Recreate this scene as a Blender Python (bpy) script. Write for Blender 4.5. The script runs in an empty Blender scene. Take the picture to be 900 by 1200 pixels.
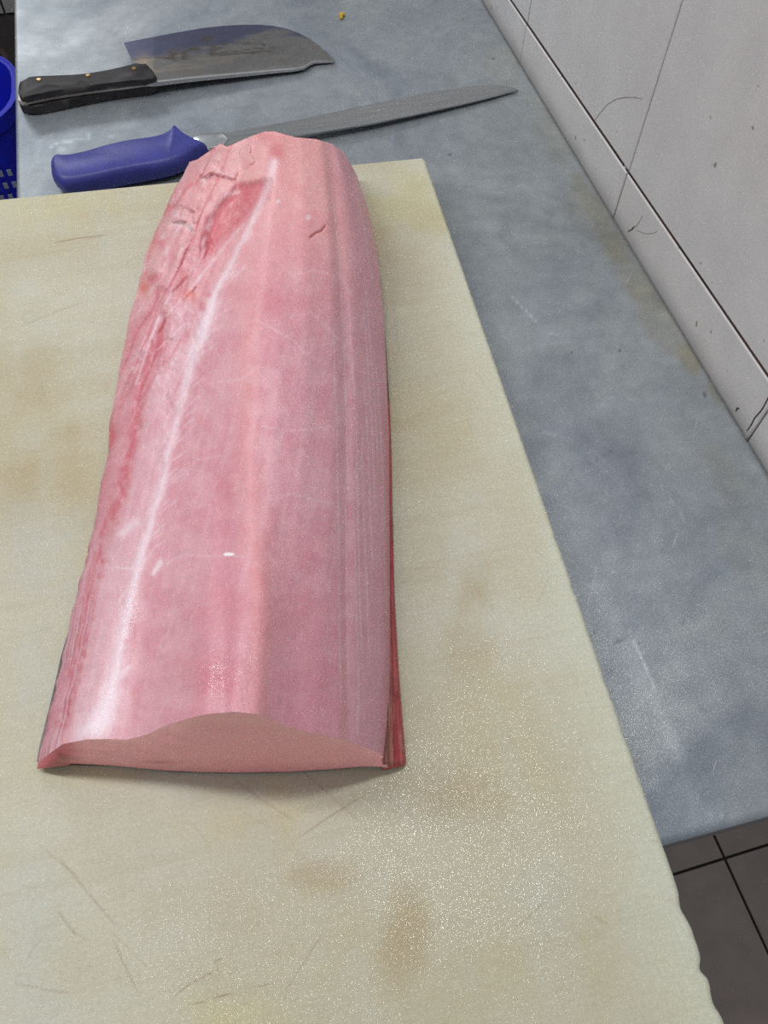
import bpy, bmesh, math, random
import numpy as np
from mathutils import Matrix, Vector

random.seed(7)
rng = np.random.RandomState(11)
C = bpy.context.scene.collection
scn = bpy.context.scene

# ------------------------------------------------------------------ camera
R = np.array([[0.9703227832823638, -0.24113263651832556, 0.01813140504450729],
              [-0.19583994553849182, -0.8276168873671226, -0.5260199649026992],
              [0.14184643800479257, 0.5068583030300257, -0.850278924044855]])   # world -> camera (x right, y down, z forward)
FPX = 935.24
EYE = np.array([0.0, 0.0, 1.35])
cam_data = bpy.data.cameras.new('camera')
cam = bpy.data.objects.new('camera', cam_data); C.objects.link(cam)
cam_data.sensor_fit = 'VERTICAL'; cam_data.sensor_height = 24.0
cam_data.lens = 24.0 * FPX / 1200.0
cam_data.clip_start = 0.01
M3 = R.T @ np.diag([1, -1, -1])
mw = Matrix.Identity(4)
for i in range(3):
    for j in range(3): mw[i][j] = M3[i, j]
    mw[i][3] = EYE[i]
cam.matrix_world = mw
scn.camera = cam

# ------------------------------------------------------------------ light
scn.view_settings.view_transform = 'Standard'
scn.view_settings.look = 'None'
scn.view_settings.gamma = 1.0
scn.view_settings.use_curve_mapping = False
scn.view_settings.exposure = -0.10
scn.cycles.use_denoising = False        # keep the fine glints of the wet surfaces
scn.cycles.use_adaptive_sampling = False
world = bpy.data.worlds.new('kitchen_ambience'); scn.world = world
world.use_nodes = True
bg = world.node_tree.nodes['Background']
bg.inputs['Color'].default_value = (0.93, 0.97, 1.0, 1)
bg.inputs['Strength'].default_value = 0.43

def area(name, loc, target, sx, sy, power, col=(1, 1, 1)):
    d = bpy.data.lights.new(name, 'AREA'); d.shape = 'RECTANGLE'; d.size = sx; d.size_y = sy
    d.energy = power; d.color = col
    o = bpy.data.objects.new(name, d); C.objects.link(o); o.location = loc
    v = Vector(target) - Vector(loc)
    o.rotation_euler = v.to_track_quat('-Z', 'Y').to_euler()
    return o
area('ceiling_tube_overhead', (0.22, 0.42, 2.60), (0.22, 0.42, 0), 1.2, 0.10, 15, (1.0, 0.98, 0.95))
area('ceiling_tube_back', (-0.95, 4.1, 2.60), (-0.2, 1.0, 0.85), 1.0, 0.5, 20, (0.96, 0.98, 1.0))
area('ceiling_tube_left', (-1.25, 0.9, 2.60), (0, 0.4, 0.85), 0.2, 1.2, 19, (1.0, 0.99, 0.97))

# ------------------------------------------------------------------ helpers
ZT, ZB = 0.85, 0.88          # table top, board top
def bp(px, py, z):
    """photograph pixel -> point at height z (arrays allowed)"""
    px = np.asarray(px, float); py = np.asarray(py, float)
    d = np.stack(np.broadcast_arrays(px - 450, py - 600, np.full(np.shape(px), FPX)), -1) @ R
    t = (z - EYE[2]) / d[..., 2]
    return EYE + d * t[..., None]
def proj(P):
    """world points -> photograph pixels, used to lay stains where they are on the thing"""
    c = (P - EYE) @ R.T
    return 450 + FPX * c[..., 0] / c[..., 2], 600 + FPX * c[..., 1] / c[..., 2]
def interp(x, pts):
    xs = [p[0] for p in pts]; ys = [p[1] for p in pts]
    return np.interp(x, xs, ys)
def sstep(a, b, x):
    t = np.clip((x - a) / (b - a), 0, 1); return t * t * (3 - 2 * t)
def vnoise(x, y, seed):
    r = np.random.RandomState(seed); g = r.rand(256, 256)
    xi = np.floor(x).astype(int); yi = np.floor(y).astype(int)
    fx = x - xi; fy = y - yi; fx = fx * fx * (3 - 2 * fx); fy = fy * fy * (3 - 2 * fy)
    a = g[xi % 256, yi % 256]; b = g[(xi + 1) % 256, yi % 256]
    c = g[xi % 256, (yi + 1) % 256]; d = g[(xi + 1) % 256, (yi + 1) % 256]
    return (a * (1 - fx) + b * fx) * (1 - fy) + (c * (1 - fx) + d * fx) * fy
def fbm(x, y, seed, o=4):
    s = 0; a = 0.5; t = 0
    for k in range(o):
        s = s + a * vnoise(x * 2 ** k + 17 * k, y * 2 ** k + 5 * k, seed + k); t += a; a *= 0.5
    return s / t
def dline(X, Y, pts):
    """distance to a polyline and fraction along it"""
    best = np.full(X.shape, 1e9); frac = np.zeros(X.shape); n = len(pts) - 1
    for k in range(n):
        ax, ay = pts[k]; bx, by = pts[k + 1]
        vx, vy = bx - ax, by - ay
        t = np.clip(((X - ax) * vx + (Y - ay) * vy) / (vx * vx + vy * vy + 1e-9), 0, 1)
        d = np.hypot(X - ax - t * vx, Y - ay - t * vy)
        m = d < best; best = np.where(m, d, best); frac = np.where(m, (k + t) / n, frac)
    return best, frac
def inpoly(X, Y, pts):
    r = np.zeros(X.shape, bool); n = len(pts)
    for k in range(n):
        x0, y0 = pts[k]; x1, y1 = pts[(k + 1) % n]
        if y0 == y1: continue
        c = ((y0 > Y) != (y1 > Y)) & (X < (x1 - x0) * (Y - y0) / (y1 - y0) + x0); r ^= c
    return r
def softpoly(X, Y, pts, w):
    d, _ = dline(X, Y, pts + [pts[0]])
    s = np.where(inpoly(X, Y, pts), d, -d)
    return sstep(-w, w, s)
def lin(c):
    c = np.asarray(c, float) / 255.0
    return np.where(c <= 0.04045, c / 12.92, ((c + 0.055) / 1.055) ** 2.4)
def mixc(col, m, c):
    return col * (1 - m[..., None]) + np.asarray(c) * m[..., None]

def mesh_obj(name, verts, faces, mat, parent=None, smooth=False):
    me = bpy.data.meshes.new(name)
    me.from_pydata([tuple(v) for v in verts], [], faces)
    me.validate(); me.update()
    if smooth: me.polygons.foreach_set('use_smooth', [True] * len(me.polygons))
    o = bpy.data.objects.new(name, me); C.objects.link(o)
    if mat: me.materials.append(mat)
    if parent: o.parent = parent; o.matrix_parent_inverse = Matrix.Translation(-parent.location)
    return o
def bm_obj(name, bm, mat, parent=None, smooth=False):
    bmesh.ops.recalc_face_normals(bm, faces=bm.faces)
    me = bpy.data.meshes.new(name); bm.to_mesh(me); bm.free()
    if smooth: me.polygons.foreach_set('use_smooth', [True] * len(me.polygons))
    o = bpy.data.objects.new(name, me); C.objects.link(o)
    if mat: me.materials.append(mat)
    if parent: o.parent = parent; o.matrix_parent_inverse = Matrix.Translation(-parent.location)
    return o
def set_colors(me, cols, name='paint'):
    a = me.color_attributes.new(name, 'FLOAT_COLOR', 'POINT')
    c = np.ones((len(me.vertices), 4), np.float32); c[:, :3] = cols
    a.data.foreach_set('color', c.ravel())
def set_float(me, vals, name):
    a = me.attributes.new(name, 'FLOAT', 'POINT')
    a.data.foreach_set('value', np.asarray(vals, np.float32).ravel())
def root(name, label, cat, loc, group=None):
    o = bpy.data.objects.new(name, None); C.objects.link(o); o.location = loc
    o.empty_display_size = 0.02
    o['label'] = label; o['category'] = cat
    if group: o['group'] = group
    return o
def box(bm, x0, x1, y0, y1, z0, z1, bev=0, seg=2):
    r = bmesh.ops.create_cube(bm, size=1)
    for v in r['verts']:
        v.co = Vector((x0 + (v.co.x + .5) * (x1 - x0), y0 + (v.co.y + .5) * (y1 - y0), z0 + (v.co.z + .5) * (z1 - z0)))
    if bev:
        es = list({e for v in r['verts'] for e in v.link_edges})
        bmesh.ops.bevel(bm, geom=es, offset=bev, segments=seg, affect='EDGES', profile=0.5)
def structure(o):
    o['kind'] = 'structure'; return o

# ------------------------------------------------------------------ materials
class NT:
    def __init__(s, name):
        s.m = bpy.data.materials.new(name); s.m.use_nodes = True
        s.t = s.m.node_tree; s.b = s.t.nodes['Principled BSDF']
    def n(s, typ, **kw):
        nd = s.t.nodes.new(typ)
        for k, v in kw.items(): setattr(nd, k, v)
        return nd
    def l(s, a, b): s.t.links.new(a, b)
    def coord(s, scale=(1, 1, 1), rot=(0, 0, 0), kind='Object'):
        tc = s.n('ShaderNodeTexCoord'); mr = s.n('ShaderNodeMapping'); mp = s.n('ShaderNodeMapping')
        mr.inputs['Rotation'].default_value = rot; mp.inputs['Scale'].default_value = scale
        s.l(tc.outputs[kind], mr.inputs[0]); s.l(mr.outputs[0], mp.inputs[0]); return mp.outputs[0]
    def noise(s, vec, scale, detail=4, rough=0.5, dist=0):
        nd = s.n('ShaderNodeTexNoise'); s.l(vec, nd.inputs['Vector'])
        nd.inputs['Scale'].default_value = scale; nd.inputs['Detail'].default_value = detail
        nd.inputs['Roughness'].default_value = rough; nd.inputs['Distortion'].default_value = dist
        return nd.outputs['Fac']
    def ramp(s, fac, stops):
        nd = s.n('ShaderNodeValToRGB'); s.l(fac, nd.inputs[0])
        el = nd.color_ramp.elements
        while len(el) < len(stops): el.new(0.5)
        for e, (p, c) in zip(el, stops):
            e.position = p; e.color = (*c, 1) if len(c) == 3 else c
        return nd.outputs[0]
    def mix(s, fac, a, b, mode='MIX'):
        nd = s.n('ShaderNodeMix', data_type='RGBA', blend_type=mode)
        for sock, v in ((nd.inputs[0], fac), (nd.inputs[6], a), (nd.inputs[7], b)):
            if hasattr(v, 'is_linked') or hasattr(v, 'links'): s.l(v, sock)
            elif isinstance(v, (int, float)): sock.default_value = v
            else: sock.default_value = (*v, 1)
        return nd.outputs[2]
    def mapr(s, v, a, b, c, d):
        nd = s.n('ShaderNodeMapRange'); s.l(v, nd.inputs[0])
        for k, x in enumerate((a, b, c, d)): nd.inputs[k + 1].default_value = x
        return nd.outputs[0]
    def bump(s, h, strength, dist, prev=None):
        nd = s.n('ShaderNodeBump'); s.l(h, nd.inputs['Height'])
        nd.inputs['Strength'].default_value = strength; nd.inputs['Distance'].default_value = dist
        if prev is not None: s.l(prev, nd.inputs['Normal'])
        return nd.outputs[0]
    def attr(s, name):
        nd = s.n('ShaderNodeAttribute'); nd.attribute_name = name; return nd
    def set(s, **kw):
        for k, v in kw.items():
            k = k.replace('_', ' ')
            if hasattr(v, 'links'): s.l(v, s.b.inputs[k])
            elif isinstance(v, (tuple, list)) and len(v) == 3 and k not in ('Subsurface Radius',): s.b.inputs[k].default_value = (*v, 1)
            else: s.b.inputs[k].default_value = v

def simple(name, col, rough=0.5, metal=0.0, var=0.12, scale=40, bump=0.0, bscale=300):
    s = NT(name); v = s.coord()
    c = lin(col); n = s.noise(v, scale, 4)
    s.set(Base_Color=s.ramp(n, [(0.3, tuple(c * (1 - var))), (0.7, tuple(np.minimum(c * (1 + var), 1)))]), Roughness=rough, Metallic=metal)
    if bump: s.set(Normal=s.bump(s.noise(v, bscale, 3), bump, 0.0005))
    return s.m

def mat_steel():
    s = NT('worn_steel_sheet'); v = s.coord()
    big = s.noise(s.coord((1, 0.6, 1), (0, 0, 0.5)), 7, 6, 0.6, 1.2)
    col = s.ramp(big, [(0.30, (0.235, 0.268, 0.315)), (0.44, (0.31, 0.345, 0.385)), (0.56, (0.35, 0.382, 0.405)), (0.72, (0.44, 0.475, 0.50))])
    a = s.attr('paint')
    col = s.mix(1.0, col, a.outputs['Color'], 'MULTIPLY')
    mid = s.noise(v, 60, 5, 0.65)
    col = s.mix(0.6, col, s.ramp(mid, [(0.3, (0.78, 0.79, 0.80)), (0.7, (1.14, 1.13, 1.12))]), 'MULTIPLY')
    col = s.mix(0.8, col, s.ramp(s.noise(v, 700, 3, 0.7), [(0.3, (0.80, 0.80, 0.80)), (0.7, (1.12, 1.12, 1.12))]), 'MULTIPLY')
    # fine brushed scratches in several directions
    h = None
    for k, (ang, sc) in enumerate(((0.9, 900), (-0.95, 800), (0.35, 900), (2.3, 600), (1.35, 1000), (-0.3, 900))):
        w = s.noise(s.coord((0.045, 1, 1), (0, 0, ang)), sc, 2, 0.5)
        m2 = s.noise(v, 14 + 5 * k, 2)
        line = s.mapr(w, 0.675, 0.76, 0, 1)
        msk = s.mapr(m2, 0.48, 0.66, 0, 1)
        mu = s.n('ShaderNodeMath', operation='MULTIPLY'); s.l(line, mu.inputs[0]); s.l(msk, mu.inputs[1])
        col = s.mix(s.mapr(mu.outputs[0], 0, 1, 0, 0.55), col, (0.66, 0.68, 0.69) if k != 2 else (0.20, 0.21, 0.23))
        if h is None: h = mu.outputs[0]
        else:
            ad = s.n('ShaderNodeMath', operation='ADD'); s.l(h, ad.inputs[0]); s.l(mu.outputs[0], ad.inputs[1]); h = ad.outputs[0]
    grain = s.noise(v, 1400, 2)
    nb = s.bump(grain, 0.06, 0.0004); nb = s.bump(h, 0.25, 0.0002, nb); nb = s.bump(s.noise(v, 5, 2), 0.25, 0.01, nb)
    rough = s.mapr(big, 0.3, 0.7, 0.52, 0.44)
    s.set(Base_Color=col, Metallic=0.62, Roughness=rough, Normal=nb)
    return s.m
def mat_board():
    s = NT('worn_plastic_board'); v = s.coord()
    a = s.attr('paint'); w = s.attr('wet')
    col = a.outputs['Color']
    # saw marks running across the board
    fib = s.noise(s.coord((0.16, 1, 1), (0, 0, 0.04)), 520, 3, 0.6)
    fib2 = s.noise(s.coord((1, 0.12, 1), (0, 0, 0.1)), 420, 3, 0.6)
    col = s.mix(0.08, col, s.ramp(fib2, [(0.35, (0.80, 0.74, 0.60)), (0.6, (1.04, 1.04, 1.04))]), 'MULTIPLY')
    col = s.mix(0.15, col, s.ramp(fib, [(0.35, (0.80, 0.74, 0.60)), (0.6, (1.04, 1.04, 1.04))]), 'MULTIPLY')
    n2 = s.noise(v, 500, 3, 0.7)
    col = s.mix(0.6, col, s.ramp(n2, [(0.3, (0.84, 0.83, 0.79)), (0.7, (1.06, 1.06, 1.06))]), 'MULTIPLY')
    grit = s.noise(v, 900, 2, 0.6)
    vor = s.n('ShaderNodeTexVoronoi'); s.l(v, vor.inputs['Vector']); vor.inputs['Scale'].default_value = 1100
    nb = s.bump(grit, 0.22, 0.0006)
    m = s.n('ShaderNodeBump'); s.l(vor.outputs['Distance'], m.inputs['Height']); s.l(w.outputs['Fac'], m.inputs['Strength'])
    m.inputs['Distance'].default_value = 0.0008; s.l(nb, m.inputs['Normal'])
    s.set(Base_Color=col, Roughness=0.5, Normal=nb, Coat_Weight=s.mapr(w.outputs['Fac'], 0.12, 0.7, 0.0, 1.0), Coat_Roughness=0.04)
    cb = s.n('ShaderNodeBump'); s.l(s.noise(v, 450, 2, 0.6), cb.inputs['Height']); cb.inputs['Strength'].default_value = 1.0
    cb.inputs['Distance'].default_value = 0.0015; s.l(cb.outputs[0], s.b.inputs['Coat Normal'])
    s.b.inputs['Subsurface Weight'].default_value = 0.12
    s.b.inputs['Subsurface Radius'].default_value = (0.006, 0.005, 0.003)
    s.b.inputs['Subsurface Scale'].default_value = 1.0
    return s.m
def mat_meat(name, wet=0.6):
    s = NT(name); v = s.coord()
    a = s.attr('paint')
    n1 = s.noise(v, 140, 5, 0.65)
    col = s.mix(0.35, a.outputs['Color'], s.ramp(n1, [(0.3, (0.90, 0.84, 0.85)), (0.7, (1.06, 1.08, 1.08))]), 'MULTIPLY')
    fib = s.noise(s.coord((1, 0.10, 1), (0, 0, -0.22)), 700, 3, 0.6)
    col = s.mix(0.22, col, s.ramp(fib, [(0.35, (0.90, 0.84, 0.86)), (0.65, (1.06, 1.09, 1.09))]), 'MULTIPLY')
    nb = s.bump(s.noise(v, 45, 3), 0.35, 0.003)
    nb = s.bump(fib, 0.30, 0.0006, nb)
    nb = s.bump(s.noise(v, 400, 3, 0.6), 0.35, 0.0005, nb)
    s.set(Base_Color=col, Normal=nb, Roughness=s.mapr(n1, 0.3, 0.7, 0.42, 0.52))
    s.b.inputs['Subsurface Weight'].default_value = 0.12
    s.b.inputs['Subsurface Radius'].default_value = (0.010, 0.004, 0.003)
    s.b.inputs['Subsurface Scale'].default_value = 0.6
    w = s.attr('wet'); s.l(s.mapr(w.outputs['Fac'], 0, 1, 0.10, 1.0), s.b.inputs['Coat Weight']); s.l(s.mapr(w.outputs['Fac'], 0, 1, 0.28, 0.05), s.b.inputs['Coat Roughness'])
    cn = s.bump(s.noise(v, 480, 3, 0.6), 1.0, 0.0006); s.l(cn, s.b.inputs['Coat Normal'])
    return s.m
def mat_tile():
    s = NT('white_glazed_tile'); v = s.coord(kind='Object')
    oi = s.n('ShaderNodeObjectInfo')
    n1 = s.noise(v, 22, 4)
    col = s.ramp(n1, [(0.3, (0.555, 0.545, 0.55)), (0.7, (0.61, 0.60, 0.603))])
    pits = s.noise(v, 85, 2, 0.4)
    col = s.mix(s.mapr(pits, 0.735, 0.76, 0, 0.85), col, (0.22, 0.18, 0.15))
    fine = s.noise(v, 260, 3)
    col = s.mix(0.25, col, s.ramp(fine, [(0.35, (0.9, 0.9, 0.9)), (0.65, (1.05, 1.05, 1.05))]), 'MULTIPLY')
    a = s.attr('paint'); col = s.mix(1.0, col, a.outputs['Color'], 'MULTIPLY')
    s.set(Base_Color=col, Roughness=0.38, Normal=s.bump(s.noise(v, 30, 2), 0.15, 0.002))
    return s.m

STEEL = mat_steel(); BOARD = mat_board(); MEAT = mat_meat('fish_flesh'); TILE = mat_tile()
GROUT = simple('brown_wall_grout', (66, 46, 38), 0.9, var=0.35, scale=30)
FGROUT = simple('dark_floor_grout', (26, 20, 18), 0.9)
FTILE = simple('dark_floor_tile', (114, 102, 98), 0.5, var=0.10, scale=25, bump=0.2)
SKIN = simple('fish_skin', (88, 70, 72), 0.35, var=0.5, scale=120, bump=0.4)
BLUE = simple('blue_crate_plastic', (8, 26, 190), 0.6, var=0.1)
DARKP = simple('dark_brown_plastic', (62, 52, 50), 0.5)
WOOD = simple('black_wood_handle', (36, 33, 36), 0.55, var=0.35, scale=90, bump=0.5, bscale=400)
BRASS = simple('brass_rivet', (140, 112, 74), 0.3, metal=0.9)
FRAME = simple('steel_frame', (150, 155, 160), 0.35, metal=0.9)
CRUMB = simple('yellow_crumb', (200, 160, 50), 0.6)

# ------------------------------------------------------------------ grid sheet helper
def sheet(name, xs, ys, zfun, z_bottom, mat, parent=None, outline=None):
    """closed slab whose top is a fine grid xs x ys (outline maps the unit grid to its plan)"""
    X, Y = np.meshgrid(xs, ys)
    if outline is not None: X, Y = outline(X, Y)
    Z = zfun(X, Y)
    ny, nx = X.shape
    V = np.stack([X, Y, Z], -1).reshape(-1, 3)
    idx = np.arange(nx * ny).reshape(ny, nx)
    q = np.stack([idx[:-1, :-1], idx[:-1, 1:], idx[1:, 1:], idx[1:, :-1]], -1).reshape(-1, 4)
    ring = np.concatenate([idx[0, :-1], idx[:-1, -1], idx[-1, :0:-1], idx[:0:-1, 0]])
    lower = V[ring].copy(); lower[:, 2] = z_bottom
    base = len(V); n = len(ring)
    V = np.concatenate([V, lower])
    k = np.arange(n); k2 = (k + 1) % n
    side = np.stack([base + k, base + k2, ring[k2], ring[k]], -1)
    faces = q.tolist() + side.tolist() + [[base + i for i in range(n - 1, -1, -1)]]
    me = bpy.data.meshes.new(name); me.from_pydata(V.tolist(), [], faces); me.update()
    sm = np.zeros(len(faces), bool); sm[:len(q)] = True
    me.polygons.foreach_set('use_smooth', sm)
    me.materials.append(mat)
    o = bpy.data.objects.new(name, me); C.objects.link(o)
    if parent: o.parent = parent; o.matrix_parent_inverse = Matrix.Translation(-parent.location)
    return o, V

# ------------------------------------------------------------------ floor
floor = bpy.data.meshes.new('floor')
bm = bmesh.new(); box(bm, -2.4, 1.7, -1.4, 4.3, -0.06, -0.004)
floor = structure(bm_obj('floor', bm, FGROUT))
TS = 0.33; ang = 0.025
bm = bmesh.new(); box(bm, 0.0018, TS - 0.0018, 0.0018, TS - 0.0018, -0.006, 0.0, 0.001, 1)
ft = bm_obj('floor_tile', bm, FTILE, floor)
first = True
ca, sa = math.cos(ang), math.sin(ang)
for i in range(-9, 4):
    for j in range(-4, 12):
        x, y = 0.594 + (i * TS * ca - j * TS * sa), 0.0565 + (i * TS * sa + j * TS * ca)
        if x < -2.35 or x > 1.35 or y < -1.35 or y > 3.95: continue
        if first: o = ft; first = False
        else:
            o = ft.copy(); C.objects.link(o); o.parent = floor
        o.location = (x, y, 0); o.rotation_euler = (0, 0, ang)

# ------------------------------------------------------------------ right wall with tiles
XW = 0.3855
bm = bmesh.new(); box(bm, XW + 0.0024, XW + 0.14, 0.1383, 4.2, 0, 2.7)
wr = structure(bm_obj('wall_right', bm, GROUT))
TW = 0.2785; SL = 0.0253
def zj(y): return 0.8830 + (0.9186 - y) * SL
G = 0.0008; GZ = 0.0010
def tile_mesh(name, w, h):
    gs = lambda L, G: [G, G + 0.0006, G + 0.0014] + list(np.linspace(0.004, L - 0.004, 5)) + [L - G - 0.0014, L - G - 0.0006, L - G]
    ga, gb = gs(w, G), gs(h, GZ); nx, nz = len(ga) - 1, len(gb) - 1
    V = []; F = []
    for k in range(nz + 1):
        for i in range(nx + 1):
            yy, zz = ga[i], gb[k]; e = min(yy - G, w - G - yy, zz - GZ, h - GZ - zz)
            V.append((0.0009 * max(0, 1 - e / 0.0014) ** 2, yy, zz - SL * yy))
    for k in range(nz):
        for i in range(nx):
            a = k * (nx + 1) + i
            F.append((a, a + nx + 1, a + nx + 2, a + 1))
    n = len(V)
    for yy, zz in ((G, GZ), (w - G, GZ), (w - G, h - GZ), (G, h - GZ)): V.append((0.0060, yy, zz - SL * yy))
    bl, br, tr, tl = 0, nx, (nx + 1) * (nz + 1) - 1, (nx + 1) * nz
    F.append([bl] + list(range(1, nx + 1)) + [n + 1, n])
    F.append([br] + [br + (nx + 1) * q for q in range(1, nz + 1)] + [n + 2, n + 1])
    F.append([tr] + [tr - q for q in range(1, nx + 1)] + [n + 3, n + 2])
    F.append([tl] + [tl - (nx + 1) * q for q in range(1, nz + 1)] + [n, n + 3])
    F.append([n, n + 1, n + 2, n + 3])
    return V, F
V, F = tile_mesh('tile', TW, TW)
wt = mesh_obj('wall_tile', V, F, TILE, wr, smooth=False)
set_colors(wt.data, np.ones((len(V), 3)))
first = True
for i in range(-0, 13):
    y = 0.3014 + (i - 1) * TW
    if i == 0: continue
    for j in range(-3, 7):
        x = XW - (0.0012 if j == -1 else 0.0) + random.uniform(-0.0002, 0.0002)
        if first: o = wt; first = False
        else:
            o = wt.copy(); C.objects.link(o); o.parent = wr
        o.location = (x, y, zj(y) + j * TW)
# the narrower column where the wall ends
wn = TW - 0.115
V2, F2 = tile_mesh('tile', wn, TW)
for j in range(-3, 7):
    if j == -3:
        o = n0 = mesh_obj('wall_tile', V2, F2, TILE, wr); set_colors(n0.data, np.ones((len(V2), 3)))
    else:
        o = n0.copy(); C.objects.link(o); o.parent = wr
    y = 0.3014 - wn
    o.location = (XW - (0.0012 if j == -1 else 0), y, zj(y) + j * TW)
# dirt-filled joint between the two lower tile rows
bm = bmesh.new(); yy = np.linspace(0.14, 2.49, 400); prev = None
for y in yy:
    wd = 0.0000 + 0.0007 * (math.sin(y * 61) * math.sin(y * 23 + 1)) + 0.0004 * math.sin(y * 7.5)
    z = zj(y); vs = [bm.verts.new((XW + a, y, z + b)) for a, b in ((0.0002, -0.0012), (0.0002, wd), (0.002, wd), (0.002, -0.0012))]
    if prev:
        for a in range(4): bm.faces.new((prev[a], prev[(a + 1) % 4], vs[(a + 1) % 4], vs[a]))
    prev = vs
bm_obj('grout_line', bm, GROUT, wr)
# hairline cracks in the tiles: thin dark inlays following the broken glaze
def wall_pt(px, py, off=0.0):
    d = np.array([px - 450, py - 600, FPX]) @ R
    s = (XW - off) / d[0]; return EYE + d * s
CRACK = simple('crack_dirt', (128, 116, 108), 0.9)
CRACKD = simple('crack_dirt_dark', (60, 40, 32), 0.9)
def crack(name, pts, w, mat, off):
    bm = bmesh.new(); P = [Vector(wall_pt(x, y, off)) for x, y in pts]
    prev = None
    for k, p in enumerate(P):
        d = (P[min(k + 1, len(P) - 1)] - P[max(k - 1, 0)]).normalized()
        s = Vector((0, -d.z, d.y)) * w * (0.6 if k in (0, len(P) - 1) else 1) * 0.5
        vs = [bm.verts.new(p + s), bm.verts.new(p - s), bm.verts.new(p - s + Vector((0.0015, 0, 0))), bm.verts.new(p + s + Vector((0.0015, 0, 0)))]
        if prev:
            for a in range(4): bm.faces.new((prev[a], prev[(a + 1) % 4], vs[(a + 1) % 4], vs[a]))
        else: bm.faces.new(vs)
        prev = vs
    bm.faces.new(prev[::-1])
    return bm_obj(name, bm, mat, wr)
crack('tile_crack', [(752, 116), (745, 114), (732, 114), (722, 116), (712, 122), (704, 131), (696, 142)], 0.0003, CRACK, 0.0002)
crack('tile_crack', [(735, 272), (741, 269), (747, 263), (753, 253)], 0.0003, CRACK, 0.0014)
crack('tile_crack', [(746, 270), (757, 274), (766, 273), (770, 271)], 0.0003, CRACK, 0.0014)
crack('tile_crack', [(736, 271), (740, 269), (743, 265)], 0.0010, CRACKD, 0.0015)
crack('tile_crack', [(862, 482), (864, 478), (866, 479)], 0.0015, CRACKD, 0.0014)
crack('tile_crack', [(875, 505), (880, 498), (884, 490), (891, 482), (895, 476), (900, 466), (906, 458)], 0.0010, CRACKD, 0.0015)

bm = bmesh.new(); box(bm, -2.54, -2.4, -1.4, 4.3, 0, 2.7)
structure(bm_obj('wall_left', bm, simple('pale_plaster', (188, 186, 182), 0.8)))
bm = bmesh.new(); box(bm, XW - 0.002, XW + 0.139, 0.1358, 0.1379, 0, 2.7)
structure(bm_obj('trim_2', bm, simple('grey_corner_trim', (160, 158, 156), 0.5)))
# ------------------------------------------------------------------ far tiled wall, unseen top kept low so the back lamp shines over
YB = 2.5
bm = bmesh.new(); box(bm, -2.4, XW, YB + 0.008, YB + 0.13, 0, 1.18)
wb = structure(bm_obj('wall_back', bm, simple('grey_wall_grout', (70, 66, 66), 0.9)))
bm = bmesh.new(); box(bm, 0.003, 0.197, 0, 0.009, 0.003, 0.197, 0.0015, 1)
bt = bm_obj('back_wall_tile', bm, simple('grey_white_tile', (165, 165, 165), 0.4, scale=12), wb)
first = True
for i in range(-9, 4):
    for k in range(0, 5):
        if first: o = bt; first = False
        else:
            o = bt.copy(); C.objects.link(o); o.parent = wb
        o.location = (-0.432 + i * 0.2, YB, 0.182 + (k) * 0.2)
bm = bmesh.new(); box(bm, -2.4, XW, YB - 0.01, YB + 0.14, 1.182, 1.21, 0.004)
structure(bm_obj('trim_1', bm, FRAME))

# ------------------------------------------------------------------ steel table
X0, X1, Y0, Y1 = -0.175, 0.3787, 0.036, 1.62
tbl = root('steel_table', 'scratched grey stainless steel work table against the white tiled wall', 'table', ((X0 + X1) / 2, (Y0 + Y1) / 2, 0))
xs = np.linspace(X0, X1, 260); ys = np.linspace(Y0, Y1, 640)
def ztab(X, Y):
    e = np.minimum(np.minimum(X - X0, X1 - X), np.minimum(Y - Y0, Y1 - Y))
    return ZT - 0.0016 * np.clip(1 - e / 0.0035, 0, 1) ** 2
def tab_out(X, Y):
    return X, Y
top, V = sheet('table_top', xs, ys, ztab, ZT - 0.003, STEEL, tbl, tab_out)
px, py = proj(V)
col = np.ones((len(V), 3))
n = fbm(V[:, 0] * 28, V[:, 1] * 22, 40)
def stain(c, P, cx, cy, rx, ry, a, color, edge=0.5, rot=0):
    dx, dy = P[0] - cx, P[1] - cy
    if rot: dx, dy = dx * math.cos(rot) + dy * math.sin(rot), -dx * math.sin(rot) + dy * math.cos(rot)
    d = np.hypot(dx / rx, dy / ry) + (n - 0.5) * 1.2
    return mixc(c, a * (1 - sstep(edge, 1.0, d)), color)
P2 = (px, py)
br = (1.0, 0.86, 0.62)
for a in ((650, 150, 25, 50, .25), (700, 250, 30, 60, .3), (745, 310, 28, 60, .35), (770, 370, 22, 50, .4), (812, 425, 15, 35, .75), (835, 455, 10, 28, .6), (790, 330, 18, 50, .4), (590, 80, 25, 30, .25), (870, 640, 30, 60, .2), (700, 250, 14, 70, .4), (850, 560, 20, 50, .25)):
    col = stain(col, P2, a[0], a[1], a[2], a[3], a[4], (0.92, 0.80, 0.56), rot=-0.5)
for a in ((578, 69, 2.5, 1.6), (527, 181, 3, 1.6), (727, 412, 2.5, 1.5), (826, 462, 2, 4), (669, 413, 2, 2), (713, 949, 6, 4)):
    col = mixc(col, 0.85 * (1 - sstep(0.5, 1.1, np.hypot((px - a[0]) / a[2], (py - a[1]) / a[3]))), (0.35, 0.30, 0.26))
# dark and light swirls
sw = fbm(V[:, 0] * 9 + 3 * n, V[:, 1] * 7, 60, 3)
col *= (0.86 + 0.30 * sw)[:, None]
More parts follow.
